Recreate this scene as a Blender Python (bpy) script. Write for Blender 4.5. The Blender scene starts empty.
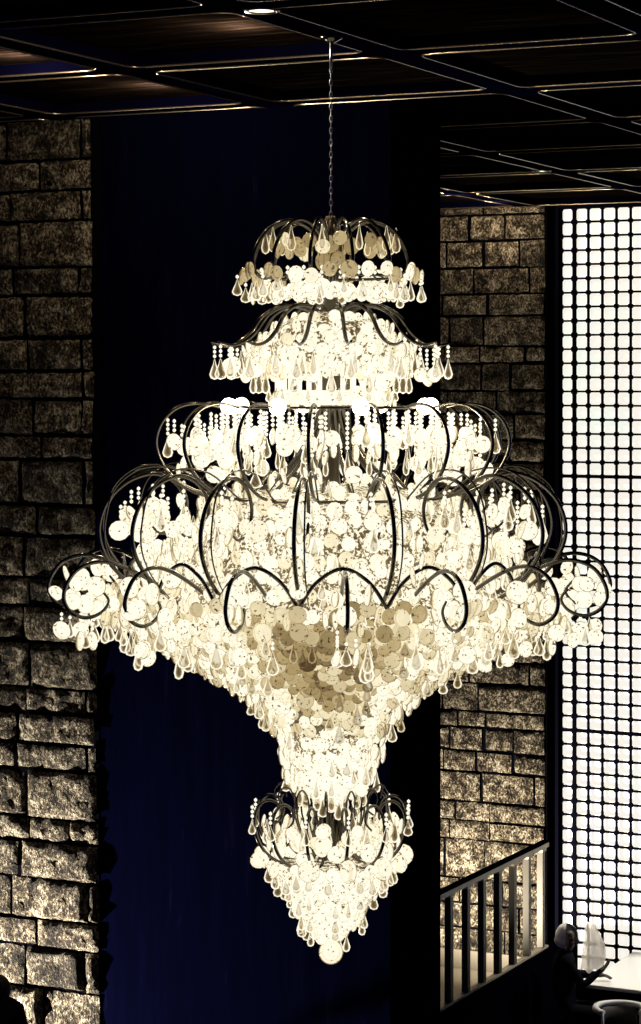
import bpy, bmesh, math, random
from mathutils import Vector, Matrix, noise
random.seed(7)
col = bpy.context.scene.collection
F = 2400.0; HOR = 386.0; CX = 320.5
A = math.atan(1165 / 2400); S, Co = math.sin(A), math.cos(A)
H = 6.2; HC = 1.755; CEIL = H + HC
WL = 13.43      # plane y of left stone wall and dark pier
WR = 21.95      # plane y of right stone wall
WW = 22.1       # plane y of window

# ---------------------------------------------------------------- geometry helpers
def P(px, py, Y):                      # pixel at depth Y -> world
    X = (px - CX) * Y / F
    return Vector((X * Co - Y * S, X * S + Y * Co, H - (py - HOR) * Y / F))
def on_y(px, py, yy):                  # pixel on the plane y = yy
    X = (px - CX) / F
    return P(px, py, yy / (X * S + Co))
def on_x(px, py, xx):                  # pixel on the plane x = xx
    X = (px - CX) / F
    return P(px, py, xx / (X * Co - S))

class MB:
    def __init__(s): s.v = []; s.f = []; s.t = []; s.tone = 1.0; s.smooth = True
    def add(s, vs, fs):
        n = len(s.v)
        s.v += [tuple(p) for p in vs]; s.t += [s.tone] * len(vs)
        s.f += [tuple(i + n for i in f) for f in fs]
    def box(s, a, b):
        x0, y0, z0 = a; x1, y1, z1 = b
        s.add([(x0,y0,z0),(x1,y0,z0),(x1,y1,z0),(x0,y1,z0),(x0,y0,z1),(x1,y0,z1),(x1,y1,z1),(x0,y1,z1)],
              [(0,3,2,1),(4,5,6,7),(0,1,5,4),(1,2,6,5),(2,3,7,6),(3,0,4,7)])
    def tube(s, pts, r, n=6, closed=False, flat=1.0):
        pts = [Vector(p) for p in pts]; m = len(pts); vs = []; up = None
        for i, p in enumerate(pts):
            if closed: t = pts[(i+1) % m] - pts[i-1]
            else: t = pts[min(i+1, m-1)] - pts[max(i-1, 0)]
            t.normalize()
            if up is None:
                up = t.orthogonal().normalized()
            up = (up - t * up.dot(t)).normalized()
            w = t.cross(up)
            rr = r[i] if isinstance(r, (list, tuple)) else r
            for k in range(n):
                a = 2 * math.pi * k / n
                vs.append(p + up * math.cos(a) * rr * flat + w * math.sin(a) * rr)
        fs = []
        for i in range(m if closed else m - 1):
            j = (i + 1) % m
            for k in range(n):
                l = (k + 1) % n
                fs.append((i*n+k, i*n+l, j*n+l, j*n+k))
        if not closed:
            fs.append(tuple(range(n-1, -1, -1))); fs.append(tuple((m-1)*n + k for k in range(n)))
        s.add(vs, fs)
    def lathe(s, prof, n=12, M=None):           # prof: [(r, z)] about z, M a matrix
        M = M or Matrix.Identity(4); vs = []; fs = []; idx = []
        for r, z in prof:
            if r < 1e-6:
                idx.append([len(vs)] * n); vs.append(M @ Vector((0, 0, z)))
            else:
                idx.append(list(range(len(vs), len(vs) + n)))
                vs += [M @ Vector((r*math.cos(2*math.pi*k/n), r*math.sin(2*math.pi*k/n), z)) for k in range(n)]
        for a, b in zip(idx, idx[1:]):
            for k in range(n):
                l = (k + 1) % n
                f = []
                for q in (a[k], a[l], b[l], b[k]):
                    if q not in f: f.append(q)
                if len(f) > 2: fs.append(tuple(f))
        s.add(vs, fs)
    def build(s, name, m, parent=None, smooth=None):
        me = bpy.data.meshes.new(name); me.from_pydata(s.v, [], s.f); me.update()
        at = me.attributes.new('tone', 'FLOAT', 'POINT')
        at.data.foreach_set('value', s.t)
        if s.smooth if smooth is None else smooth:
            me.polygons.foreach_set('use_smooth', [True] * len(me.polygons))
        me.materials.append(m)
        o = bpy.data.objects.new(name, me); col.objects.link(o)
        if parent:
            o.parent = parent
            o.matrix_parent_inverse = Matrix.Translation(-parent.location)
        return o

def smooth_path(p, k=6):
    p = [Vector(q) for q in p]; out = []
    for i in range(len(p) - 1):
        a, b, c, d = p[max(i-1,0)], p[i], p[i+1], p[min(i+2,len(p)-1)]
        for j in range(k):
            t = j / k
            out.append(.5*((2*b) + (c-a)*t + (2*a-5*b+4*c-d)*t*t + (3*b-a-3*c+d)*t**3))
    return out + [p[-1]]

def tag(o, label=None, cat=None, group=None, kind=None):
    if label: o['label'] = label
    if cat: o['category'] = cat
    if group: o['group'] = group
    if kind: o['kind'] = kind
    return o
def empty(name, loc, label, cat, group=None):
    o = bpy.data.objects.new(name, None); col.objects.link(o); o.location = loc
    o.empty_display_size = .1
    return tag(o, label, cat, group)

# ---------------------------------------------------------------- materials
def mat(name):
    m = bpy.data.materials.new(name); m.use_nodes = True
    nt = m.node_tree
    return m, nt, nt.nodes['Principled BSDF'], nt.nodes['Material Output']
def plain(name, c, rough=.5, metal=0, emit=None, es=0, spec=.5):
    m, nt, b, o = mat(name)
    b.inputs['Base Color'].default_value = (*c, 1); b.inputs['Roughness'].default_value = rough
    b.inputs['Metallic'].default_value = metal; b.inputs['Specular IOR Level'].default_value = spec
    if emit:
        b.inputs['Emission Color'].default_value = (*emit, 1); b.inputs['Emission Strength'].default_value = es
    return m
def ramp(nt, stops, src):
    r = nt.nodes.new('ShaderNodeValToRGB'); e = r.color_ramp.elements
    while len(e) < len(stops): e.new(.5)
    for el, (p, c) in zip(e, stops):
        el.position = p; el.color = (*c, 1) if len(c) == 3 else c
    nt.links.new(src, r.inputs[0]); return r.outputs[0]
def math_n(nt, op, a, b):
    n = nt.nodes.new('ShaderNodeMath'); n.operation = op
    for i, q in enumerate((a, b)):
        if isinstance(q, (int, float)): n.inputs[i].default_value = q
        else: nt.links.new(q, n.inputs[i])
    return n.outputs[0]
def tex_noise(nt, scale, detail=4, rough=.6, stretch=(1,1,1)):
    tc = nt.nodes.new('ShaderNodeTexCoord'); mp = nt.nodes.new('ShaderNodeMapping')
    mp.inputs['Scale'].default_value = stretch
    n = nt.nodes.new('ShaderNodeTexNoise'); n.inputs['Scale'].default_value = scale
    n.inputs['Detail'].default_value = detail; n.inputs['Roughness'].default_value = rough
    nt.links.new(tc.outputs['Object'], mp.inputs['Vector']); nt.links.new(mp.outputs[0], n.inputs['Vector'])
    return n.outputs['Fac']
BW = lambda x: (x, x, x)

def stone_mat(name, k=1.0):
    m, nt, b, o = mat(name)
    a = nt.nodes.new('ShaderNodeAttribute'); a.attribute_name = 'tone'
    f = tex_noise(nt, 9, 6, .75)
    g = tex_noise(nt, 48, 3, .75, (1.25, 1.25, .8))
    s = math_n(nt, 'ADD', math_n(nt, 'MULTIPLY', f, .48), math_n(nt, 'MULTIPLY', g, .52))
    c = ramp(nt, [(.42, (.002*k,.002*k,.006*k)), (.475, (.05*k,.036*k,.022*k)), (.53, (.32*k,.255*k,.165*k)), (.60, (.98*k,.91*k,.73*k))], s)
    mx = nt.nodes.new('ShaderNodeMix'); mx.data_type = 'RGBA'; mx.blend_type = 'MULTIPLY'; mx.inputs[0].default_value = 1
    nt.links.new(c, mx.inputs[6]); nt.links.new(a.outputs['Fac'], mx.inputs[7])
    nt.links.new(mx.outputs[2], b.inputs['Base Color'])
    b.inputs['Roughness'].default_value = .9; b.inputs['Specular IOR Level'].default_value = .1
    bp = nt.nodes.new('ShaderNodeBump'); bp.inputs['Strength'].default_value = 1; bp.inputs['Distance'].default_value = .06
    nt.links.new(s, bp.inputs['Height']); nt.links.new(bp.outputs[0], b.inputs['Normal'])
    return m

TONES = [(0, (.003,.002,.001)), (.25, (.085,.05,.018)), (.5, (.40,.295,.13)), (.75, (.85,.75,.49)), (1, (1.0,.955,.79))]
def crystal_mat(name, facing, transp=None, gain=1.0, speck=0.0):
    """cut glass with emission standing in for bulb light: glow set by each crystal's own tone, darker where the glass turns edge-on"""
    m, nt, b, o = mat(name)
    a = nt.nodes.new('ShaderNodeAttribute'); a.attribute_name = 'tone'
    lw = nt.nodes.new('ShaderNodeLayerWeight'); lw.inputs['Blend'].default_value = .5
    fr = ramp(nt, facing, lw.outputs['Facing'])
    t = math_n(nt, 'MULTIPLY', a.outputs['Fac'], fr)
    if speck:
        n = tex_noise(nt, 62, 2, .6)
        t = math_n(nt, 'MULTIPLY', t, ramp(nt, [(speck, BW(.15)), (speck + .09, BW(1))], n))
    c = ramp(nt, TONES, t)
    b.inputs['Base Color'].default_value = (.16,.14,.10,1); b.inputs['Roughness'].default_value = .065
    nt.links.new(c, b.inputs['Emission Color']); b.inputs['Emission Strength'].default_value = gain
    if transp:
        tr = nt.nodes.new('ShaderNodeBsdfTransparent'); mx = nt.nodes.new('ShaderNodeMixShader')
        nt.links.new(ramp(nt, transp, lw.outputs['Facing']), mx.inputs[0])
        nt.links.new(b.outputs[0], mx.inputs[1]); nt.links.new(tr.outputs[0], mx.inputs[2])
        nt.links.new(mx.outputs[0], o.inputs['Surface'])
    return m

M = {}
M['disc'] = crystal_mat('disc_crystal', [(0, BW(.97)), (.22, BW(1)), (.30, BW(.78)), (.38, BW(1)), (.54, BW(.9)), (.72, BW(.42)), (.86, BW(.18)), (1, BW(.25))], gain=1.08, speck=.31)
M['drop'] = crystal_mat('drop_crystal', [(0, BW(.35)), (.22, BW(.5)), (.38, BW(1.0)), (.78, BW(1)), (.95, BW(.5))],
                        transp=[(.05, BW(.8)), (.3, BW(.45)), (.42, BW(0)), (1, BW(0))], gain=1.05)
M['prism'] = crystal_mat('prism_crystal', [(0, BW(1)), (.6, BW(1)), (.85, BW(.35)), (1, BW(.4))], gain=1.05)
M['liner'] = crystal_mat('glow_liner', [(0, BW(1)), (1, BW(.8))], gain=1.0, speck=.47)  # glowing backing added to fill the gaps between crystals
M['metal'] = plain('dark_bronze', (.11,.10,.085), .14, 1)
M['rod'] = plain('dark_rod', (.10,.085,.06), .3, .9)
M['bulb'] = plain('bulb_glow', (1,.95,.8), .3, 0, (1,.93,.76), 7)
M['chain'] = plain('chain_steel', (.35,.36,.42), .3, 1)
M['stone'] = stone_mat('split_stone', .2)
M['joint'] = plain('dark_joint', (.0008,.0008,.0014), 1, spec=0)
M['black'] = plain('black_trim', (.0012,.0012,.003), .9, spec=0)

def pier_mat():
    m, nt, b, o = mat('navy_panelling')
    n = tex_noise(nt, 2.2, 6, .7, (6, 6, .6))
    c = ramp(nt, [(.4, (.0003,.0004,.0024)), (.62, (.0004,.0005,.0034)), (.8, (.002,.0018,.006))], n)
    nt.links.new(c, b.inputs['Base Color']); b.inputs['Roughness'].default_value = .8
    b.inputs['Specular IOR Level'].default_value = 0
    return m
M['pier'] = pier_mat()
def wood_mat():
    m, nt, b, o = mat('ceiling_boards')
    n = tex_noise(nt, 3, 5, .7, (.5, 9, 1))
    c = ramp(nt, [(.38, (.0004,.0003,.0006)), (.55, (.0025,.0016,.0012)), (.7, (.013,.009,.0055))], n)
    nt.links.new(c, b.inputs['Base Color']); b.inputs['Roughness'].default_value = .95; b.inputs['Specular IOR Level'].default_value = 0
    return m
M['wood'] = wood_mat()
M['beam'] = plain('ceiling_black', (.0004,.0004,.003), .9, spec=0)
M['edge'] = plain('brass_edge', (.28,.23,.16), .24, .95)
M['pane'] = None
def pane_mat():
    m, nt, b, o = mat('frosted_daylight_glass')
    n = tex_noise(nt, 1.6, 3, .6)
    c = ramp(nt, [(.3, (.93,1.0,.88)), (.5, (1.0,.93,.83)), (.7, (1,.96,.88))], n)
    b.inputs['Base Color'].default_value = (.3,.3,.28,1); b.inputs['Roughness'].default_value = .5
    nt.links.new(c, b.inputs['Emission Color']); b.inputs['Emission Strength'].default_value = .96
    return m
M['pane'] = pane_mat()
M['rail'] = plain('cream_rail', (.36,.31,.22), .45)
M['post'] = plain('brown_post', (.03,.024,.014), .5)
M['plaster'] = plain('pale_plaster', (.42,.37,.28), .8)
M['brown'] = plain('brown_skirting', (.05,.04,.025), .7)
M['floor'] = plain('dark_floor', (.004,.004,.008), .6, spec=.1)
M['white'] = plain('white_top', (.9,.88,.82), .3, spec=.8)
M['paper'] = plain('white_paper', (.9,.87,.82), .6, 0, (1,.96,.9), .35)
M['cloth'] = plain('black_cloth', (.003,.003,.006), .95, spec=.05)
M['skin'] = plain('shaded_skin', (.05,.03,.022), .6)
M['headscarf'] = plain('white_headscarf', (.85,.83,.8), .8)
M['hair'] = plain('black_hair', (.004,.003,.004), .6, spec=.2)
M['chairwhite'] = plain('white_shell', (.8,.78,.72), .4)

# ---------------------------------------------------------------- the room
def stones(name, courses, conv, nrm, amp, seed):
    """one stone face: every block a rough pillow of its own; conv(px,py)->point on the wall plane"""
    rnd = random.Random(seed); mb = MB(); mb.smooth = True
    for (y0, y1, xs) in courses:
        for i in range(len(xs) - 1):
            xa, xb = xs[i], xs[i+1]
            a = conv(xa, y0); b = conv(xb, y0); c = conv(xa, y1); d = conv(xb, y1)
            g = rnd.uniform(.003, .015)
            w = (b - a).length; h = abs(a.z - c.z)
            zt = .5*(a.z + b.z) if False else a.z
            nx = max(3, int(w / .03)); nz = max(3, int(h / .03))
            dep = rnd.uniform(.02, .075); off = Vector((rnd.uniform(0,50), rnd.uniform(0,50), rnd.uniform(0,50)))
            tlt = rnd.uniform(-.03,.03); tlv = rnd.uniform(-.03,.03)
            mb.tone = rnd.choice((.55, .75, .85, 1, 1, 1.1))
            vs = []; fs = []
            for j in range(nz + 1):
                for k in range(nx + 1):
                    fx = (k / nx) ; fz = j / nz
                    fx = g/w + fx*(1 - 2*g/w); fz = g/h + fz*(1 - 2*g/h)
                    p = (a*(1-fx) + b*fx)*(1-fz) + (c*(1-fx) + d*fx)*fz
                    e = min(fx*w, (1-fx)*w, fz*h, (1-fz)*h)
                    q = p*7 + off
                    n = noise.fractal(q, .8, 2.1, 4)
                    n2 = noise.fractal(p*26 + off, .9, 2.0, 2)
                    rise = min(1, (max(0, e - .005) / .022)) ** .6
                    dd = (dep + n*.032 + n2*.016 + (fx-.5)*tlt + (fz-.5)*tlv) * rise + (-.03 if rise == 0 else 0)
                    wob = n2*.008 if rise < .6 else 0
                    vs.append(p + nrm*max(dd*amp, -.03) + Vector((0,0,wob)))
            for j in range(nz):
                for k in range(nx):
                    q = j*(nx+1) + k
                    fs.append((q, q+nx+1, q+nx+2, q+1))
            mb.add(vs, fs)
    o = mb.build(name, M['stone']); tag(o, kind='structure')
    return o

# left wall: courses measured along its right edge; vertical joints in pixels
LC = [(117,[8,82]),(158,[40]),(189,[12,83]),(220,[20]),(266,[15,80]),(294,[25]),(338,[30,84]),(371,[85]),(399,[33,83]),
      (436,[43]),(460,[22,86]),(506,[37]),(538,[25]),(580,[30]),(608,[25]),(645,[31]),(691,[27,87]),(716,[20]),(747,[18,88]),
      (774,[28]),(823,[30,70]),(846,[22]),(884,[12,89]),(925,[38]),(953,[26,86]),(995,[45]),(1040,[20]),(1080,[60]),(1120,[30]),(1160,[50]),(1200,None)]
def lconv(px, py):
    zz = on_y(97, py, WL).z                    # courses are level
    q = on_y(px, 386, WL); return Vector((q.x, WL, zz))
cs = []
rl = random.Random(3)
for (y0, j), (y1, _) in zip(LC, LC[1:]):
    end = 93 + 8*(.5*(y0+y1) - 117)/907
    left = []; x = j[0]
    while x > -230:
        x -= rl.uniform(45, 95); left.append(x)
    cs.append((y0, y1, left[::-1] + j + [end]))
wl = stones('wall_left', cs, lconv, Vector((0,-1,0)), .8, 11)
mb = MB(); a = on_y(-230, 386, WL); b = on_y(98.5, 386, WL)
mb.box((a.x, WL + .004, 0), (b.x, WL + .5, CEIL)); mb.build('joint', M['joint'], wl, False)

# dark pier beside it
x0 = on_y(93, 386, WL).x; x1 = on_y(440.5, 386, WL + .8).x
mb = MB(); mb.box((x0, WL + .01, 0), (x1, WL + .8, CEIL))
o = mb.build('wall_center', M['pier'], None, False); tag(o, kind='structure')

# right wall
RC = [(207,None),(215,[470,505]),(241,[520,]),(268,[474,530]),(294,[489]),(316,[]),(346,[480,525]),(363,[482,510]),(391,[497]),(414,[515]),
      (440,[470,510]),(462,[490]),(490,[465,520]),(515,[500]),(540,[475,527]),(565,[495]),(590,[470,515]),(615,[488]),(640,[510]),(662,[470,530]),
      (684,[478]),(712,[458,486]),(728,[484,514]),(752,[513]),(773,[482,535]),(803,[456,490]),(822,[450,490]),(841,[485]),(880,[460,503]),
      (905,[480,520]),(930,[466,505]),(955,[490]),(975,None)]
def rconv(px, py):
    zz = on_y(490, py, WR).z                   # courses are level
    q = on_y(px, 386, WR); return Vector((q.x, WR, zz))
cs = []
for (y0, j), (y1, _) in zip(RC, RC[1:]):
    j = j or [484]
    left = []; x = j[0]
    while x > 330:
        x -= rl.uniform(28, 52); left.append(x)
    cs.append((y0, y1, left[::-1] + j + [546]))
wr = stones('wall_right', cs, rconv, Vector((0,-1,0)), .8, 23)
xe = on_y(547, 386, WR).x
mb = MB(); mb.box((-11, WR + .004, 0), (xe, WR + .5, CEIL)); mb.build('joint', M['joint'], wr, False)

# floor and ceiling
mb = MB(); mb.box((-14, -2, -.2), (6, WW + .6, 0)); tag(mb.build('floor', M['floor'], None, False), kind='structure')
US = [11.53 + 1.735*k for k in range(-3, 7)]; VS = [-11.6, -10.0, -8.40, -6.80, -5.18, -3.68, -2.08, -.48, 1.12]
bw = .10
mb = MB()
for u in US: mb.box((-13, u - bw, CEIL), (4, u + bw, CEIL + .06))
us2 = [US[0] - 1.735] + US + [WW + .5]
for v in VS:
    for ua, ub in zip(us2, us2[1:]):
        mb.box((v - bw, ua + bw*.999, CEIL + .0005), (v + bw, ub - bw*.999, CEIL + .06))
mb.box((-13, WL - .14, CEIL - .001), (x1, WL + .9, CEIL + .06))
ce = mb.build('ceiling', M['beam'], None, False); tag(ce, kind='structure')
mb = MB(); mb.box((-13, 4, CEIL + .06), (4, WW + .6, CEIL + .16)); mb.build('ceiling_board', M['wood'], ce, False)
def rrect(x0, y0, x1, y1, r, z):
    pts = []
    for cx, cy, a0 in ((x1-r,y1-r,0),(x0+r,y1-r,90),(x0+r,y0+r,180),(x1-r,y0+r,270)):
        for k in range(5):
            a = math.radians(a0 + 90*k/4); pts.append((cx + r*math.cos(a), cy + r*math.sin(a), z))
    return pts
mb = MB()
for u in [US[0]-1.735] + US:
    for v in VS:
        if u + 1.735 > WW: continue
        v2 = VS[VS.index(v) + 1] if v < 1 else v + 1.6
        mb.tube(rrect(v + bw, u + bw, v2 - bw, u + 1.735 - bw, .09, CEIL - .004), .0065, 5, True)
tag(mb.build('trim_1', M['edge']), kind='structure')

# window: black frame, lattice, glowing panes
wx0 = on_y(560, 386, WW).x; pit = .1435; ncol = 18; wt = on_y(600, 207, WW).z; prow = .1375
nrow = int((wt - .35) / prow)
wx1 = wx0 + ncol*pit; wb = wt - nrow*prow
root = MB()
root.box((wx0 - .19, WW - .05, 0), (wx0, WW + .12, CEIL)); root.box((wx1, WW - .05, 0), (wx1 + .2, WW + .12, CEIL))
root.box((wx0, WW - .05, wt), (wx1, WW + .12, CEIL)); root.box((wx0, WW - .05, 0), (wx1, WW + .12, wb))
win = root.build('window_1', M['black'], None, False); tag(win, kind='structure')
mb = MB(); hw = .0095
for i in range(ncol + 1):
    x = wx0 + i*pit; k = hw*(1.8 if i < 2 else 1.0); mb.box((x - k, WW, wb), (x + k, WW + .03, wt))
thick = {round((wt - on_y(600, yy, WW).z)/prow) for yy in (478, 732)}
for j in range(nrow + 1):
    z = wt - j*prow; k = hw*(1.7 if j in thick else 1.0); mb.box((wx0, WW - .002, z - k), (wx1, WW + .028, z + k))
    for i in range(ncol + 1):
        x = wx0 + i*pit
        n = 8; r = .033 if i < 2 else .026
        vs = [(x + r*math.cos(2*math.pi*q/n), WW - .006, z + r*math.sin(2*math.pi*q/n)) for q in range(n)]
        vs += [(p[0], WW + .03, p[2]) for p in vs]
        mb.add(vs, [tuple(range(n))[::-1]] + [(q, (q+1) % n, n + (q+1) % n, n + q) for q in range(n)])
mb.build('lattice', M['black'], win, False)
mb = MB(); mb.box((wx0, WW + .06, wb), (wx1, WW + .07, wt)); mb.build('pane', M['pane'], win, False)

# landing with its black curb, and the railing on it
RX = -7.93
pb = on_x(443, 1008, RX); zb = pb.z
ry0, ry1 = pb.y, min(WR - .07, on_x(545.5, 950, RX).y)
zl = on_y(470, 968, WR).z
mb = MB(); mb.box((-11, ry0 - 1.6, 0), (RX - .06, WR - .002, zl)); tag(mb.build('floor_landing', M['plaster'], None, False), kind='structure')
mb = MB(); mb.box((RX - .05, ry0 - 2.2, 0), (RX + .06, WR - .06, zb)); tag(mb.build('trim_2', M['black'], None, False), kind='structure')
mb = MB(); mb.box((-11, WR - .07, zl + .002), (xe - .01, WR - .045, on_y(470, 949, WR).z)); tag(mb.build('baseboard_right', M['brown'], None, False), kind='structure')
rail = empty('stair_railing', (RX, ry0, zb), 'cream handrail on upright square balusters below the right stone wall', 'railing')
zt = on_x(443, 893, RX).z
mb = MB()
q = [(RX, ry0 - .3, zt), (RX, ry1, zt)]
mb.box((RX - .035, ry0 - .3, zt - .03), (RX + .035, ry1, zt + .012)); mb.build('handrail', M['rail'], rail, False)
mb = MB(); mb.box((RX - .03, ry0 - .3, zt + .012), (RX + .036, ry1, zt + .03)); mb.build('rail_cap', M['black'], rail, False)
for px in (449, 466, 482, 497.7, 512.7, 527, 541):
    yy = on_x(px, 386, RX).y
    mb = MB(); mb.box((RX - .028, yy - .032, zb), (RX + .028, yy + .032, zt - .03)); b = mb.build('baluster', M['post'], rail, False)
    mb = MB(); mb.box((RX - .034, yy - .05, zt - .055), (RX + .034, yy + .05, zt - .03)); mb.build('bracket', M['rail'], b, False)
for pa, pbx in zip((430, 452, 469, 485, 500.5, 515.5, 530), (446, 463, 479, 495, 510, 524, 538)):
    pass
mb = MB(); mb.box((RX - .026, ry0 - .3, zb + .001), (RX + .03, ry1, zb + .022)); mb.build('bottom_rail', M['rail'], rail, False)

# ---------------------------------------------------------------- chandelier
D = 12.0; K = D / F; AX = 331.0
axis = P(AX, 386, D)
def zpx(y): return H - (y - HOR)*K
ch = empty('chandelier', (axis.x, axis.y, zpx(965)), 'tiered crystal chandelier with dark scrolled arms hanging on a long chain', 'chandelier')
def rad(phi): return Vector((math.sin(phi)*Co + math.cos(phi)*S, math.sin(phi)*S - math.cos(phi)*Co, 0))
def tan(phi): return Vector((math.cos(phi)*Co - math.sin(phi)*S, math.cos(phi)*S + math.sin(phi)*Co, 0))
def C(r, y, phi): return Vector((axis.x, axis.y, zpx(y))) + rad(phi)*(r*K)
R_ = math.radians

# chain and column
mb = MB()
zc = CEIL; n = 0
top = CEIL - .02; bot = zpx(224)
mb.tube([(axis.x, axis.y, CEIL - .001), (axis.x, axis.y, CEIL - .17)], .008, 6)
z = CEIL - .16
while z - .05 > bot:
    pts = []
    for k in range(10):
        a = 2*math.pi*k/10; w = .007*math.cos(a); h = .018*math.sin(a)
        d = rad(0) if n % 2 else tan(0)
        pts.append(Vector((axis.x, axis.y, z - .018 + h)) + d*w)
    mb.tube(pts, .0024, 5, True); z -= .030; n += 1
mb.build('chain', M['chain'], ch)
mb = MB(); mb.lathe([(0,zpx(1)),(0,zpx(0))], 3) if False else None
mb.lathe([(.0, CEIL - .0), (.06, CEIL - .004), (.055, CEIL - .02), (.02, CEIL - .04), (0, CEIL - .045)], 16, Matrix.Translation((axis.x, axis.y, 0)))
mb.build('ceiling_rose', M['metal'], ch)
mb = MB()
prof = [(0,218),(3,222),(8,236),(9,262),(6,275),(7,300),(10,312),(8,330),(12,400),(14,408),(9,420),(8,470),(12,500),(8,560),(8,780),(14,795),(9,806),(9,845),(13,858),(6,870),(0,935)]
mb.lathe([(r*K, zpx(y)) for r, y in prof], 14, Matrix.Translation((axis.x, axis.y, 0)))
mb.build('column', M['rod'], ch)

# crystals are gathered first, then built
DISCS, DROPS, STRANDS, PRISMS = [], [], [], []
def turned(phi): return phi + random.choice((0, 1, 1, -1))*math.pi/2 + random.uniform(-.5, .5)
def disc(r, y, phi, R=8, tone=1.0, jit=0, face=None):
    p = C(r + random.uniform(-jit, jit), y + random.uniform(-jit, jit), phi + random.uniform(-jit, jit)/max(r, 10))
    DISCS.append((p, phi if face is None else face, R*random.uniform(.85, 1.12)*K, min(1.05, tone)))
def drop(r, y, phi, L=18, W=5.5, tone=1.0):
    DROPS.append((C(r, y, phi), phi, L*K, W*K, tone))
def strand(r, y, phi, n=3, s=2.0, tone=1.0):
    STRANDS.append((C(r, y, phi), n, s*K, tone))
def pend(r, y, phi, n=3, kind='drop', L=18, W=5.5, tone=1.0, R=8):
    strand(r, y, phi, n, 1.9, tone)
    yy = y + n*4.6
    if kind == 'drop': drop(r, yy, phi, L, W, tone)
    else: disc(r, yy + R, phi, R, tone, 0, turned(phi))

def arms(name, prof, n, off, rr=.0105, extra=None):
    base = None
    for i in range(n):
        phi = off + 2*math.pi*i/n
        mb = MB()
        pts = smooth_path([C(r, y, phi) for r, y in prof], 5)
        m = len(pts)
        mb.tube(pts, [rr*(1 if k < m*.7 else 1 - .45*(k - m*.7)/(m*.3)) for k in range(m)], 7)
        if extra: extra(mb, phi)
        mb.build(name, M['metal'], ch)
def hoop(name, r, y, t=.008, m=None):
    mb = MB(); mb.tube([C(r, y, 2*math.pi*k/48) for k in range(48)], t, 6, True); mb.build(name, m or M['metal'], ch)

# tier A: crown
pA = [(4,302),(7,270),(13,240),(26,226),(42,221),(58,226),(72,240),(80,258),(78,272),(68,278),(60,272)]
arms('crown_arm', pA, 12, R_(15), .0095)
hoop('hoop', 66, 277)
for i in range(24):
    ph = R_(15*i + 7.5)
    disc(random.uniform(52,66), 243 + 6*(i % 2), ph, 8.5, random.choice((.42,.55,.5,.75)), 2)
    if i % 2: drop(random.uniform(60,72), 228, ph, 26, 5, .8)
    strand(70, 268, ph, 2)
    if i % 3 != 1: pend(90 + random.uniform(-6, 6), 274 + random.uniform(-2, 4), ph, random.randint(1, 3), 'drop', random.uniform(15, 20), 5.5, 1.0)
    if i % 2: drop(80, 282, ph, 20, 6, 1)
for i in range(30):
    disc(84 + 5*(i % 2), 275 + random.uniform(-4, 4), R_(12*i), 8.5, random.choice((.55,.9,1)), 2)
    disc(62, 290, R_(12*i + 5), 8, 1, 3); disc(76, 295, R_(12*i), 6.5, 1, 3)
for i in range(8):
    disc(10, 246 + 14*(i % 2), R_(45*i), 9, .42, 2); drop(9, 224, R_(45*i + 20), 40, 5, .45)
mb = MB()
for i in range(8):                              # leaf-shaped tips around the stem
    ph = R_(45*i + 10)
    pts = smooth_path([C(5, 270, ph), C(11, 250, ph), C(9, 232, ph), C(4, 216, ph)], 4)
    mb.tube(pts, [.012*(1 - k/len(pts)) + .003 for k in range(len(pts))], 6)
mb.build('leaf_collar', M['rod'], ch)

# tier B: second canopy
pB = [(6,345),(10,326),(20,312),(36,306),(52,307),(68,316),(80,332),(92,342),(106,346),(120,343)]
arms('canopy_arm', pB, 14, R_(9), .0105)
hoop('hoop', 60, 342)
for i in range(14):
    ph = R_(9 + 360*i/14)
    pend(117, 345, ph, 3, 'drop', 21, 6.5); 
    if i % 2: pend(108, 347, ph + .03, 2, 'drop', 22, 6)
    pend(103, 348, ph - .05, random.randint(2, 6), 'disc', R=8.5); drop(90, 350, ph + .1, 26, 5)
for row, (r, y) in enumerate([(44,320),(58,330),(72,340),(84,350),(84,360),(78,368),(66,372),(50,371),(60,401),(54,396)]):
    n = int(2*math.pi*r/15)
    for k in range(n): disc(r, y, 2*math.pi*(k + .5*(row % 2))/n, 7.5, random.choice((.8,.95,1,1,1)), 3.5)
for k in range(0, 26, 2):
    drop(78, 370, 2*math.pi*k/26, 24, 5.5, 1); drop(64, 388, 2*math.pi*(k + .5)/26, 14, 4, 1)
mb = MB()
mb.lathe([(r*K, zpx(y)) for r, y in [(20,312),(40,318),(60,330),(66,345),(62,366),(52,376)]], 40, Matrix.Translation((axis.x, axis.y, 0)))
mb.build('added_canopy_glow_liner', M['liner'], ch)
mb = MB()
mb.lathe([(r*K, zpx(y)) for r, y in [(50,390),(57,391),(58,396),(57,403),(50,405)]], 40, Matrix.Translation((axis.x, axis.y, 0)))
mb.build('light_ring', M['prism'], ch)
for k in range(30): PRISMS.append((C(54, 374, 2*math.pi*k/30), .085, .013, 1.0))

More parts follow.
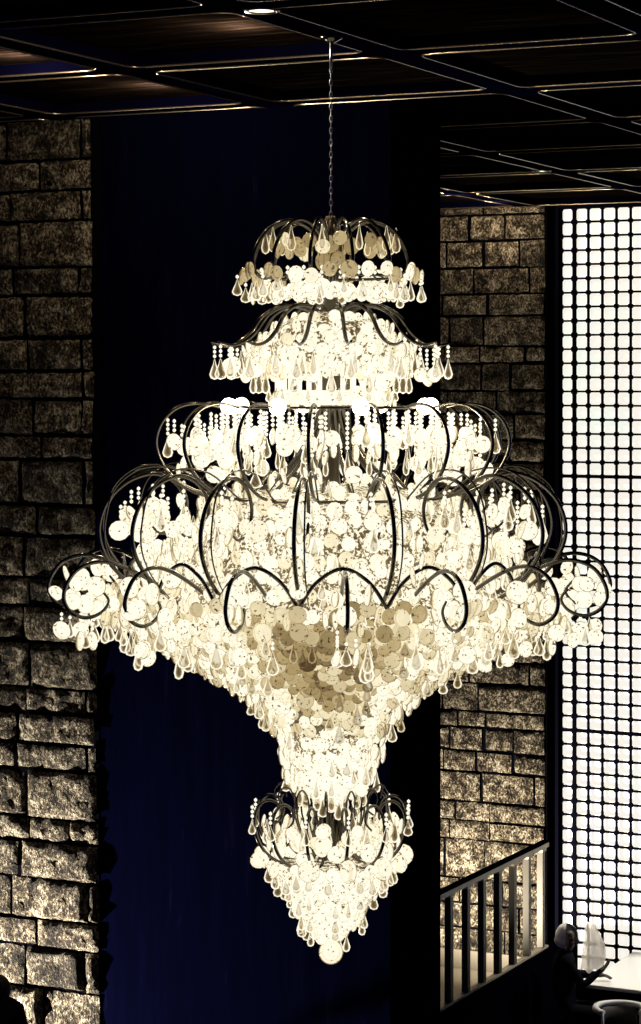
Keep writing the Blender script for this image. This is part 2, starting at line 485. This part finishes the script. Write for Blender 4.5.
# tier C: upper scrolls with bulbs
offC = R_(7)
pC = [(10,402),(20,432),(42,466),(72,490),(104,497),(138,491),(164,474),(178,447),(174,424),(158,408),(136,403),(114,407)]
arms('upper_scroll_arm', pC, 16, -offC, .0095)
for i in range(16):
    ph = -offC + 2*math.pi*i/16
    T = Matrix.Translation(C(105, 406, ph))
    mb = MB(); mb.lathe([(0,-.042),(.022,-.036),(.037,-.021),(.042,0),(.037,.021),(.022,.036),(0,.042)], 12, T)
    if i % 2: mb.build('bulb', M['bulb'], ch)
    for rr_, y in ((164,418),(150,424),(136,413),(122,412),(92,414)):
        q = random.random(); pj = ph + random.uniform(-.10, .10)
        if q < .45: pend(rr_, y, pj, 3, 'disc', R=8.5)
        elif q < .8: pend(rr_, y, pj, random.randint(2, 6), 'drop', 22, 6)
        else: strand(rr_, y, pj, 9); drop(rr_, y + 41, pj, 18, 6)
    for rr_, y in ((150,446),(132,455),(116,448),(156,468),(122,474)):
        if random.random() < .85: disc(rr_, y, ph + random.uniform(-.14,.14), random.uniform(7.5, 10), 1, 3, turned(ph))
    disc(112, 434, ph + .1, 9, 1, 3)
    for dp in (-.13, .07):
        strand(108, 410, ph + dp, 8); drop(108, 447, ph + dp, 26, 4); 
hoop('hoop', 98, 407, .007)

# tier D: main scrolls
pD = [(40,640),(80,632),(120,620),(162,604),(200,582),(225,556),(234,528),(226,500),(206,480),(180,472),(158,481),(147,502),(153,523),(171,531),(183,522)]
offD = R_(8.5)
arms('main_scroll_arm', pD, 16, -offD, .0105)
def thin(mb, phi): pass
arms('inner_scroll_rod', [(60,470),(90,500),(112,497),(150,470),(190,466),(218,484),(228,512),(229,540),(217,566),(196,588)], 16, -offD + R_(2.2), .0045)
for i in range(16):
    ph = -offD + 2*math.pi*i/16
    for rr_, y in ((212,502),(200,488),(180,484)):
        q = random.random(); pj = ph + random.uniform(-.08, .08)
        strand(rr_, y, pj, 3)
        if q < .5: disc(rr_, y + 24, pj, 9.5, 1, 2, turned(pj))
        else: drop(rr_, y + 13, pj, 24, 6.5)
    for k in range(9):
        disc(random.uniform(160, 212), random.uniform(515, 575), ph + random.uniform(-.17,.17), random.uniform(7.5, 10.5), random.choice((1,1,.9)), 2, turned(ph))
    strand(186, 500, ph + .1, 14); drop(186, 566, ph + .1, 18, 5)
hoop('hoop', 112, 497, .008); hoop('hoop', 160, 604, .009)

# tier E: lowest outer scrolls
pE = [(110,622),(150,602),(186,578),(220,560),(246,554),(269,562),(281,582),(277,598),(261,607),(244,603),(236,592),(243,582)]
offE = R_(8.5) - math.pi/16
arms('outer_scroll_arm', pE, 16, -offE, .010)
# garland arches joining the main scrolls
for i in range(16):
    p0 = -offD + 2*math.pi*i/16; p1 = p0 + 2*math.pi/16
    pts = smooth_path([C(208 - 0*k, y, p0 + (p1 - p0)*k) for k, y in ((0,590),(.2,566),(.5,553),(.8,566),(1,590))], 6)
    mb = MB(); mb.tube(pts, .0095, 7); mb.build('garland_arch', M['metal'], ch)
for i in range(16):
    ph = -offE + 2*math.pi*i/16
    for rr_, y in ((264,574),(250,578),(258,594),(240,600)):
        disc(rr_, y, ph + random.uniform(-.07,.07), random.uniform(8.5, 11), 1, 2.5, turned(ph))
    pend(268, 610, ph + .03, 2, 'disc', R=9); pend(250, 612, ph - .03, 2, 'disc', R=9); pend(260, 614, ph, 1, 'drop', 18, 6)
    disc(274, 590, ph, 9, 1, 2, turned(ph))
    for rr_, y in ((236,612),(222,618),(206,626),(192,634)):
        pj = ph + random.uniform(-.15,.15)
        pend(rr_, y - 6, pj, random.randint(1, 3), random.choice(('drop','drop','disc')), random.uniform(20, 28), 6.5)
    for k in range(6):
        disc(random.uniform(190, 246), random.uniform(580, 618), ph + random.uniform(-.19,.19), random.uniform(8, 10), random.choice((1,.9,.75)), 2, turned(ph))

# body and lower cone, strung densely
def dim_sector(phi): return max(0, math.cos(3*(phi + .03)))         # dimmer light on the cone front put into crystal tone, repeated three times round
bodyR = [(60,482),(100,492),(128,503),(146,517),(156,532),(164,548),(172,564),(182,580),(200,594)]
for row, (r, y) in enumerate(bodyR):
    n = int(2*math.pi*r/17)
    for k in range(n):
        disc(r, y, 2*math.pi*(k + .5*(row % 2))/n, random.uniform(6.5, 9), random.choice((1.02,1,1,.95,.8)), 5)
        if random.random() < .28: drop(r + 3, y - 5, 2*math.pi*(k + random.random())/n, 20, 5, 1)
cone = [(230,612),(214,620),(198,629),(182,638),(168,646),(154,654),(140,661),(126,668),(113,676),(101,684),(90,693),(80,703),(69,713),(60,724),(53,736),(50,752),(46,762),(44,772),(38,782),(28,790),(14,796)]
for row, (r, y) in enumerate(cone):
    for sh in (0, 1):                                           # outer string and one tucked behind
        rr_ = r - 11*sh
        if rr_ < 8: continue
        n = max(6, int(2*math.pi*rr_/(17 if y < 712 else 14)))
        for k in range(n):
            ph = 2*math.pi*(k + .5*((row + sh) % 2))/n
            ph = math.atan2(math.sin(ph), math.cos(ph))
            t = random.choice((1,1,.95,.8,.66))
            if 600 < y < 722: t *= 1 - .62*dim_sector(ph)**1.3*min(1, (722 - y)/40)*random.uniform(.45, 1.15)
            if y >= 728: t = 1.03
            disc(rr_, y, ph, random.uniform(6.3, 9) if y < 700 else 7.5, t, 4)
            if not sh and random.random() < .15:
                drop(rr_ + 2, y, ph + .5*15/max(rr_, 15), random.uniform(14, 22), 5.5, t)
for k in range(14): drop(32, 780, 2*math.pi*k/14, 26, 5, .9)
# front strings between body and cone (under the main scrolls)
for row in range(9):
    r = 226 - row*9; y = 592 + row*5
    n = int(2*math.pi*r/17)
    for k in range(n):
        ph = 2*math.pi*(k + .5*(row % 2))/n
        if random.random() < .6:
            disc(r - 6, y, ph, 8, random.choice((1,.9,.7,.6))*(1 - .35*dim_sector(ph)), 4)
mb = MB()
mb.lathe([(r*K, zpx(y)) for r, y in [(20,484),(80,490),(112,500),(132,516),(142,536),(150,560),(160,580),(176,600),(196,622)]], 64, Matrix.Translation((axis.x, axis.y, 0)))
mb.build('added_bowl_glow_liner', M['liner'], ch)
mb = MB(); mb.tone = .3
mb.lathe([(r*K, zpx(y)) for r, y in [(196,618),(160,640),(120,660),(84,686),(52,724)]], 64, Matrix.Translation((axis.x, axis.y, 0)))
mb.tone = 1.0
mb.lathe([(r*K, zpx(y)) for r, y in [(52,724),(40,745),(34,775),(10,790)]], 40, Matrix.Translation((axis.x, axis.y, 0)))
mb.build('added_funnel_glow_liner', M['liner'], ch)

# tier F: small lower basket
pF = [(8,800),(12,826),(20,850),(34,861),(52,860),(68,848),(77,828),(76,808),(66,798),(54,802),(50,815),(58,822)]
arms('basket_arm', pF, 12, R_(12), .0085)
arms('basket_hook', [(26,845),(36,818),(38,796),(48,784),(57,790),(55,802)], 12, R_(24), .005)
arms('basket_stem', [(10,798),(16,812),(18,840),(26,858)], 10, R_(5), .006)
for i in range(12):
    ph = R_(12 + 30*i)
    pend(80, 802, ph, 3, 'drop', 16, 5)
    disc(58, 836, ph + .2, 9, .95, 3)
    if i % 2: drop(64, 818, ph - .15, 26, 6, 1)
    disc(40, 838, ph, 7, .8, 3)
    drop(40, 818, ph + .25, 22, 5, .9)
    disc(66, 845, ph - .13, 9, 1, 4); disc(50, 826, ph + .1, 8, .9, 5); disc(30, 846, ph, 8, 1, 3); disc(70, 822, ph + .2, 7.5, 1, 3)
    disc(74, 859, ph, 10.5, .95, 2, turned(ph)); drop(62, 862, ph + .26, 22, 5.5)
for row, (r, y) in enumerate([(66,862),(60,869),(54,877),(48,885),(43,893),(38,901),(34,909),(31,917),(26,925),(18,932),(8,936)]):
    n = max(5, int(2*math.pi*r/13))
    for k in range(n):
        disc(r, y, 2*math.pi*(k + .5*(row % 2))/n, 7.2, random.choice((1.03,1,1)), 2.5)
        if random.random() < .2: drop(r, y, 2*math.pi*(k + .3)/n, 18, 5)
mb = MB()
mb.lathe([(r*K, zpx(y)) for r, y in [(10,858),(52,862),(40,885),(28,912),(10,932)]], 40, Matrix.Translation((axis.x, axis.y, 0)))
mb.build('added_basket_glow_liner', M['liner'], ch)
mb = MB(); mb.tone = .95
T = Matrix.Translation(C(0, 952, 0))
mb.lathe([(.062*math.sin(math.pi*k/12), -.062*math.cos(math.pi*k/12)) for k in range(13)], 18, T)
mb.build('finial_ball', M['disc'], ch)

# build crystals: the 100 that show largest of each kind as parts, the rest as one
def add_disc(mb, p, phi, R, tone):
    n = rad(phi) + Vector((random.uniform(-.22,.22), random.uniform(-.22,.22), random.uniform(-.3,.2)))
    n.normalize(); mb.tone = tone
    q = n.to_track_quat('Z', 'Y').to_matrix().to_4x4()
    mb.lathe([(0, R*.30), (R*.5, R*.27), (R*.8, R*.2), (R*.95, R*.1), (R, 0), (R*.8, -R*.2), (0, -R*.3)], 13, Matrix.Translation(p) @ q)
def add_drop(mb, p, phi, L, W, tone):
    mb.tone = tone
    q = Matrix.Rotation(random.uniform(0, 6), 4, 'Z')
    mb.lathe([(0, 0), (W*.16, -L*.08), (W*.3, -L*.25), (W*.7, -L*.5), (W, -L*.75), (W*.75, -L*.92), (0, -L)], 9, Matrix.Translation(p) @ q @ Matrix.Scale(.75, 4, (1,0,0)))
def add_strand(mb, p, n, s, tone):
    mb.tone = tone
    for i in range(n):
        mb.lathe([(0, s), (s*.75, s*.65), (s, 0), (s*.75, -s*.65), (0, -s)], 7, Matrix.Translation(p - Vector((0, 0, (i + .5)*2.35*s))))
    mb.tube([p, p - Vector((0, 0, n*2.35*s))], s*.15, 4)
cam0 = Vector((0, 0, H))
def split(items, size, adder, name, m, k=100):
    def score(it):
        d = it[0] - axis; d.z = 0
        front = -(d.x*(-S) + d.y*Co)            # metres towards the camera
        return size(it)*(1 + 2.2*front/(d.length + .15)) * (1 + .25*d.length)
    order = sorted(items, key=score, reverse=True)
    for it in order[:k]:
        mb = MB(); adder(mb, *it); mb.build(name, m, ch)
    if order[k:]:
        mb = MB()
        for it in order[k:]: adder(mb, *it)
        tag(mb.build(name, m, ch), kind='stuff')
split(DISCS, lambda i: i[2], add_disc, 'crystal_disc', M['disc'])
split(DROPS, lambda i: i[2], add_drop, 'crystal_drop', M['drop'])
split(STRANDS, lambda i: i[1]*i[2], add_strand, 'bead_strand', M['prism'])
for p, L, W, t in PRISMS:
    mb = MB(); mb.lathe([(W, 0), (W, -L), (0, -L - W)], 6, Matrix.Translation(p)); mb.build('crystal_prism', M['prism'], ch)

# ---------------------------------------------------------------- ceiling lights
def ceiling_light(px, py, label):
    t = HC*F/(HOR - py); p = P(px, py, t); p.z = CEIL
    root = empty('ceiling_light', p, label, 'ceiling light', 'small recessed ceiling lights')
    mb = MB(); mb.tube([p + Vector((.075*math.cos(a), .075*math.sin(a), -.006)) for a in [2*math.pi*k/20 for k in range(20)]], .010, 6, True)
    mb.build('ring', M['edge'], root)
    mb = MB(); mb.lathe([(0, -.004), (.07, -.004), (.07, .0), (0, 0)], 20, Matrix.Translation(p)); mb.build('diffuser', M['bulb'], root)
ceiling_light(262, 9, 'small bright recessed light at the top edge of the ceiling')
ceiling_light(541, 170, 'small bright recessed light in the ceiling beam near the window')

# ---------------------------------------------------------------- figures
def skin_body(name, joints, edges, radii, m, parent):
    me = bpy.data.meshes.new(name); me.from_pydata([tuple(j) for j in joints], edges, []); me.update()
    o = bpy.data.objects.new(name, me); col.objects.link(o)
    bpy.context.view_layer.objects.active = o; o.select_set(True)
    md = o.modifiers.new('skin', 'SKIN')
    if not me.skin_vertices: bpy.ops.mesh.customdata_skin_add() if False else None
    for i, r in enumerate(radii):
        r = r if isinstance(r, tuple) else (r, r)
        me.skin_vertices[0].data[i].radius = r
    me.skin_vertices[0].data[0].use_root = True
    s = o.modifiers.new('sub', 'SUBSURF'); s.levels = 2; s.render_levels = 2
    dg = bpy.context.evaluated_depsgraph_get(); ev = o.evaluated_get(dg)
    nm = bpy.data.meshes.new_from_object(ev); o.modifiers.clear(); o.data = nm
    nm.polygons.foreach_set('use_smooth', [True]*len(nm.polygons))
    nm.materials.clear(); nm.materials.append(m)
    o.select_set(False)
    if parent:
        o.parent = parent; o.matrix_parent_inverse = Matrix.Translation(-parent.location)
    return o
RIGHT = Vector((Co, S, 0)); FWD = Vector((-S, Co, 0)); UP = Vector((0,0,1))
def figure(root, B, f, s, joints, bones, mat_of):
    """joints: name -> (forward, side, up, radius) in metres from B; one skinned surface"""
    names = list(joints); idx = {n: i for i, n in enumerate(names)}
    pts = [B + f*joints[n][0] + s*joints[n][1] + UP*joints[n][2] for n in names]
    o = skin_body('body', pts, [(idx[a], idx[b]) for a, b in bones], [joints[n][3] for n in names], M['cloth'], root)
    o.data.materials.append(M['skin'])
    for p in o.data.polygons:
        c = o.data.vertices[p.vertices[0]].co
        d = c - B
        p.material_index = 1 if mat_of(d.dot(f), d.dot(s), d.z) else 0
    return o
def hand(J, Bn, key, w, fw, sd, curl):
    """palm, four fingers and thumb continuing from joint `key` at w, along fw, spread along sd"""
    w = Vector(w); fw = Vector(fw).normalized(); sd = Vector(sd).normalized(); cu = Vector(curl)
    J[key + 'palm'] = (*(w + fw*.05), .026); Bn.append((key, key + 'palm'))
    for i, (l, o) in enumerate(((.066,-.030),(.076,-.010),(.070,.010),(.054,.028))):
        a = w + fw*.085 + sd*o; b = a + fw*l*.5 + cu*.012; c = b + fw*l*.38 + cu*.026
        for n, q in (('a', a), ('b', b), ('c', c)): J[f'{key}f{i}{n}'] = (*q, .0085)
        Bn += [(key + 'palm', f'{key}f{i}a'), (f'{key}f{i}a', f'{key}f{i}b'), (f'{key}f{i}b', f'{key}f{i}c')]
    a = w + fw*.045 - sd*.04; b = a + fw*.03 - sd*.018 + cu*.01
    J[key + 't0'] = (*a, .0095); J[key + 't1'] = (*b, .0085); Bn += [(key + 'palm', key + 't0'), (key + 't0', key + 't1')]

# seated person by the window
YP = 21.75; base = P(562, 386, YP); base.z = 0
p1 = empty('person', base, 'person in black clothes and white headscarf seated at the white table by the window', 'person')
J = {'pelvis': (0,0,.56,.13), 'waist': (.01,0,.70,.115), 'chest': (.02,0,.90,.13), 'collar': (.02,0,1.03,.085), 'neck': (.035,0,1.08,.05),
     'jaw': (.06,0,1.145,.062), 'head': (.045,0,1.225,.082), 'crown': (.035,0,1.275,.055), 'nose': (.10,-.072,1.185,.013),
     'shl': (.03,.16,1.0,.06), 'ell': (.12,.22,.80,.042), 'wrl': (.32,.16,.83,.027),
     'shr': (.03,-.16,1.0,.06), 'elr': (.17,-.20,.815,.044), 'wrr': (.31,-.14,.915,.028),
     'hipl': (.08,.09,.53,.095), 'knl': (.44,.11,.53,.065), 'anl': (.42,.11,.09,.042), 'tol': (.56,.11,.04,.036),
     'hipr': (.08,-.09,.53,.095), 'knr': (.44,-.11,.53,.065), 'anr': (.42,-.11,.09,.042), 'tor': (.56,-.11,.04,.036)}
Bn = [('pelvis','waist'),('waist','chest'),('chest','collar'),('collar','neck'),('neck','jaw'),('jaw','head'),('head','crown'),('head','nose'),
      ('collar','shl'),('shl','ell'),('ell','wrl'),('collar','shr'),('shr','elr'),('elr','wrr'),
      ('pelvis','hipl'),('hipl','knl'),('knl','anl'),('anl','tol'),('pelvis','hipr'),('hipr','knr'),('knr','anr'),('anr','tor')]
hand(J, Bn, 'wrr', (.31,-.14,.915), (.75,.1,.6), (0,1,0), (-.2,.3,.6))
hand(J, Bn, 'wrl', (.32,.16,.83), (1,-.1,-.1), (0,-1,0), (.1,0,-.6))
figure(p1, base, RIGHT, FWD, J, Bn, lambda a, b, z: (z > 1.1) or (a > .325 and z > .7))
mb = MB()                                        # headscarf: hood round the head leaving the face open
T = Matrix(((RIGHT.x, FWD.x, 0, base.x), (RIGHT.y, FWD.y, 0, base.y), (0, 0, 1, 0), (0, 0, 0, 1)))
vs = []; fs = []; n1, n2 = 18, 12
for i in range(n1 + 1):
    th = -math.pi*.74 + 2*math.pi*.74*i/n1        # around the back of the head
    for j in range(n2 + 1):
        ph = -.95 + (math.pi/2 + .95)*j/n2
        rr = .108*math.cos(ph) + (.018 if ph < -.3 else 0)
        ox, oy = -rr*math.cos(th), rr*math.sin(th)*.92     # opening turned towards the room
        vs.append(T @ Vector((.042 + ox*.55 + oy*.835, -ox*.835 + oy*.55, 1.215 + .118*math.sin(ph))))
for i in range(n1):
    for j in range(n2):
        a = i*(n2+1) + j; fs.append((a, a+n2+1, a+n2+2, a+1))
mb.add(vs, fs); hs = mb.build('headscarf', M['headscarf'], p1)
for sg in (-1, 1):
    mb = MB(); mb.lathe([(.010*math.sin(math.pi*k/6), -.010*math.cos(math.pi*k/6)) for k in range(7)], 8, T @ Matrix.Translation((.085 + .025*sg, -.063 + .016*sg, 1.212)))
    mb.build('eye', M['hair'], p1)
mb = MB(); mb.tube([T @ Vector(q) for q in ((.072,-.066,1.145),(.092,-.053,1.143),(.108,-.038,1.145))], .006, 6); mb.build('mouth', M['hair'], p1)

# her chair
def box_o(name, a, b, T, m, root):
    mb = MB(); mb.box(a, b); mb.v = [tuple(T @ Vector(v)) for v in mb.v]
    o = mb.build(name, m, root, False)
    bv = o.modifiers.new('bevel', 'BEVEL'); bv.width = .008; bv.segments = 2
    return o
c1 = empty('dining_chair', base, 'plain black chair under the seated person with white headscarf', 'chair')
box_o('seat', (-.22,-.21,.39), (.22,.21,.43), T, M['black'], c1)
box_o('backrest', (-.25,-.20,.43), (-.21,.20,.86), T, M['black'], c1)
for a in (-.2, .2):
    for b in (-.19, .19): box_o('leg', (a-.02,b-.02,0), (a+.02,b+.02,.39), T, M['black'], c1)

# white table along the window
ta = P(584, 984, (H - .77)*F/(984 - HOR))
tb = empty('table', (ta.x + .8, ta.y + .3, 0), 'white topped table with black body standing along the window', 'table')
x0, y0 = ta.x, ta.y
I4 = Matrix.Identity(4)
box_o('tabletop', (x0, y0, .735), (x0 + 2.2, WW - .06, .77), I4, M['white'], tb)
box_o('front_panel', (x0 + .25, y0 + .06, .02), (x0 + 2.2, y0 + .10, .735), I4, M['black'], tb)
for a in (x0 + .3, x0 + 2.1):
    for b in (y0 + .12, WW - .16): box_o('leg', (a - .03, b - .03, 0), (a + .03, b + .03, .735), I4, M['black'], tb)

def sheet_mat():
    m, nt, b, o = mat('thin_white_sheet')
    b.inputs['Base Color'].default_value = (.9,.87,.82,1); b.inputs['Roughness'].default_value = .7
    tl = nt.nodes.new('ShaderNodeBsdfTranslucent'); tl.inputs[0].default_value = (1,.95,.88,1)
    tr = nt.nodes.new('ShaderNodeBsdfTransparent')
    m1 = nt.nodes.new('ShaderNodeMixShader'); m1.inputs[0].default_value = .75
    nt.links.new(b.outputs[0], m1.inputs[1]); nt.links.new(tl.outputs[0], m1.inputs[2])
    m2 = nt.nodes.new('ShaderNodeMixShader'); m2.inputs[0].default_value = .14
    nt.links.new(m1.outputs[0], m2.inputs[1]); nt.links.new(tr.outputs[0], m2.inputs[2])
    nt.links.new(m2.outputs[0], o.inputs['Surface'])
    return m
mb = MB(); vs = []; fs = []
a0 = base + RIGHT*.17 + FWD*.02
for i in range(13):
    for j in range(13):
        u, v = i/12, j/12
        e = .012*math.sin(u*9 + v*4)
        w = .75 + .25*math.sin(v*3.1)
        vs.append(base + RIGHT*(.165 + .24*u*w + .05*v*(1-u)) + FWD*(-.02 + .10*v + .03*u*u + e) + UP*(.90 + .43*v*(1 - .30*abs(u - .35)) + .02*math.sin(u*11)))
for i in range(12):
    for j in range(12):
        q = i*13 + j; fs.append((q, q+13, q+14, q+1))
mb.add(vs, fs); o = mb.build('paper_sheet', sheet_mat())
tag(o, 'thin white sheet held up by the person in front of the window', 'paper')

# white hoop-backed chair in the bottom right corner
cb = P(620, 386, 21.05); cb.z = 0
T2 = Matrix(((RIGHT.x, FWD.x, 0, cb.x), (RIGHT.y, FWD.y, 0, cb.y), (0, 0, 1, 0), (0, 0, 0, 1)))
c2 = empty('armchair', cb, 'white rounded hoop-backed chair at the bottom right in front of the table', 'chair')
mb = MB(); pts = [T2 @ Vector((.215*math.cos(R_(a)), .215*math.sin(R_(a))*.9, .74 - .015*max(0, -math.sin(R_(a))))) for a in range(-40, 221, 10)]
mb.tube(pts, .03, 8); mb.build('top_rail', M['chairwhite'], c2)
mb = MB(); vs = []; fs = []
for i in range(13):
    a = R_(35 + 110*i/12)
    for z in (.46, .72):
        vs.append(T2 @ Vector((.20*math.cos(a), .20*math.sin(a)*.9, z)))
for i in range(12): fs.append((2*i, 2*i+2, 2*i+3, 2*i+1))
mb.add(vs, fs); o = mb.build('backrest', M['post'], c2); sd = o.modifiers.new('solid', 'SOLIDIFY'); sd.thickness = .025
mb = MB(); mb.lathe([(0,.40),(.21,.40),(.225,.42),(.22,.455),(0,.465)], 28, T2); mb.build('seat', M['cloth'], c2)
for a in (45, 135, 225, 315):
    mb = MB(); d = Vector((math.cos(R_(a)), math.sin(R_(a)), 0))
    mb.tube([T2 @ (d*.17 + UP*.41), T2 @ (d*.215 + UP*.0)], [.02, .013], 8); mb.build('leg', M['chairwhite'], c2)
for a in (-38, 218):
    mb = MB(); mb.tube([T2 @ Vector((.215*math.cos(R_(a)), .19*math.sin(R_(a)), .735)), T2 @ Vector((.20*math.cos(R_(a)), .18*math.sin(R_(a)), .44))], .014, 8)
    mb.build('arm_post', M['chairwhite'], c2)

# standing person at the left edge, head bowed, on a raised step
YL = 15.0; b2 = P(-6, 386, YL)
ztop = H - (981 - HOR)*YL/F; b2.z = ztop - 1.55; k = 1.0
mb = MB(); mb.box((b2.x - 2.2, b2.y - .7, 0), (on_y(96, 386, WL).x, WL - .002, b2.z)); tag(mb.build('floor_step', M['floor'], None, False), kind='structure')
p2 = empty('person', b2, 'person in dark clothes with bowed head standing at the left edge by the stone wall', 'person')
J = {'pelvis': (0,0,.86,.13), 'waist': (0,0,1.02,.115), 'chest': (.03,0,1.22,.13), 'collar': (.06,0,1.36,.10), 'neck': (.09,0,1.42,.055),
     'jaw': (.16,0,1.42,.062), 'head': (.13,0,1.475,.078), 'crown': (.10,0,1.51,.042), 'nose': (.245,0,1.40,.012),
     'shl': (.05,.135,1.345,.066), 'ell': (.06,.20,1.07,.042), 'wrl': (.20,.14,.92,.028),
     'shr': (.05,-.135,1.345,.066), 'elr': (.06,-.20,1.07,.042), 'wrr': (.20,-.14,.92,.028),
     'hipl': (0,.085,.80,.095), 'knl': (.03,.09,.46,.062), 'anl': (0,.09,.08,.042), 'tol': (.13,.10,.035,.034),
     'hipr': (0,-.085,.80,.095), 'knr': (.03,-.09,.46,.062), 'anr': (0,-.09,.08,.042), 'tor': (.13,-.10,.035,.034)}
Bn = [b for b in Bn if not any(x.startswith('wr') and len(x) > 3 for x in b)]
for kk, sg in (('wrl', 1), ('wrr', -1)):
    hand(J, Bn, kk, J[kk][:3], (.7,-.3*sg,-.5), (0,-sg,0), (.2,0,-.5))
figure(p2, b2, FWD, RIGHT, J, Bn, lambda a, b, z: (z > 1.36 and a > .16) or (a > .205 and z < 1.0 and z > .7))
mb = MB()
mb.lathe([(.094*math.sin(math.pi*q/10), -.098*math.cos(math.pi*q/10)) for q in range(11)], 16, Matrix.Translation(b2 + FWD*.105 + UP*1.47))
mb.lathe([(.042*math.sin(math.pi*q/8), -.042*math.cos(math.pi*q/8)) for q in range(9)], 12, Matrix.Translation(b2 + FWD*.03 + UP*1.515 + RIGHT*.01))
mb.build('hair', M['hair'], p2)

# ---------------------------------------------------------------- light
def lamp(kind, name, loc, e, c, size=.1, aim=None, angle=None, blend=.6):
    l = bpy.data.lights.new(name, kind); l.energy = e; l.color = c
    if kind == 'AREA': l.size = size
    else: l.shadow_soft_size = size
    if angle: l.spot_size = R_(angle); l.spot_blend = blend
    o = bpy.data.objects.new(name, l); col.objects.link(o); o.location = loc
    if aim is not None: o.rotation_euler = (Vector(aim) - Vector(loc)).to_track_quat('-Z', 'Y').to_euler()
    return o
WARM = (1, .84, .58)
lamp('SPOT', 'table_fill', (x0 + 1.0, WW - .35, 3.4), 300, (1,.96,.9), .1, (x0 + .6, y0 + .1, .7), 56, .3)  # added unseen spot that brightens tabletop, headscarf and white chair
lw = on_y(55, 386, WL)
lamp('SPOT', 'wall_uplight', (lw.x - 1.9, WL - 1.1, 1.3), 7200, (1,.91,.76), .06, (lw.x + .15, WL, 2.2), 100, 1.0)
lamp('SPOT', 'wall_uplight', (-9.0, WR - 1.7, zl + .35), 2200, (1,.89,.71), .06, (-8.7, WR, 2.6), 130)
for k in range(6):
    lamp('POINT', 'bulb_light', C(118, 430, R_(60*k + 20)), 5, WARM, .05)
# lamps tucked in the coffers, washing the boards
for (px, py) in ((16, 55), (156, 85), (490, 196), (450, 189), (240, 26)):
    t = (HC + .06)*F/(HOR - py); p = P(px, py, t); p.z = CEIL - .05
    for arr, ax in ((VS, 0), (US, 1)):          # keep clear of the beams
        for q in arr:
            if abs(p[ax] - q) < .16: p[ax] = q + (.16 if p[ax] > q else -.16)
    lamp('POINT', 'coffer_light', p, 60, (1,.80,.56), .02)

w = bpy.data.worlds.new('World'); bpy.context.scene.world = w; w.use_nodes = True
w.node_tree.nodes['Background'].inputs[0].default_value = (.06,.10,.9,1)
w.node_tree.nodes['Background'].inputs[1].default_value = .065

cam = bpy.data.cameras.new('Camera'); co = bpy.data.objects.new('Camera', cam); col.objects.link(co)
cam.sensor_width = 36; cam.lens = F/1024*36; cam.shift_y = -(512 - HOR)/1024; cam.clip_end = 200
co.location = (0, 0, H); co.rotation_euler = (math.pi/2, 0, A)
bpy.context.scene.camera = co
vs_ = bpy.context.scene.view_settings
vs_.view_transform = 'Standard'; vs_.look = 'None'; vs_.exposure = 0
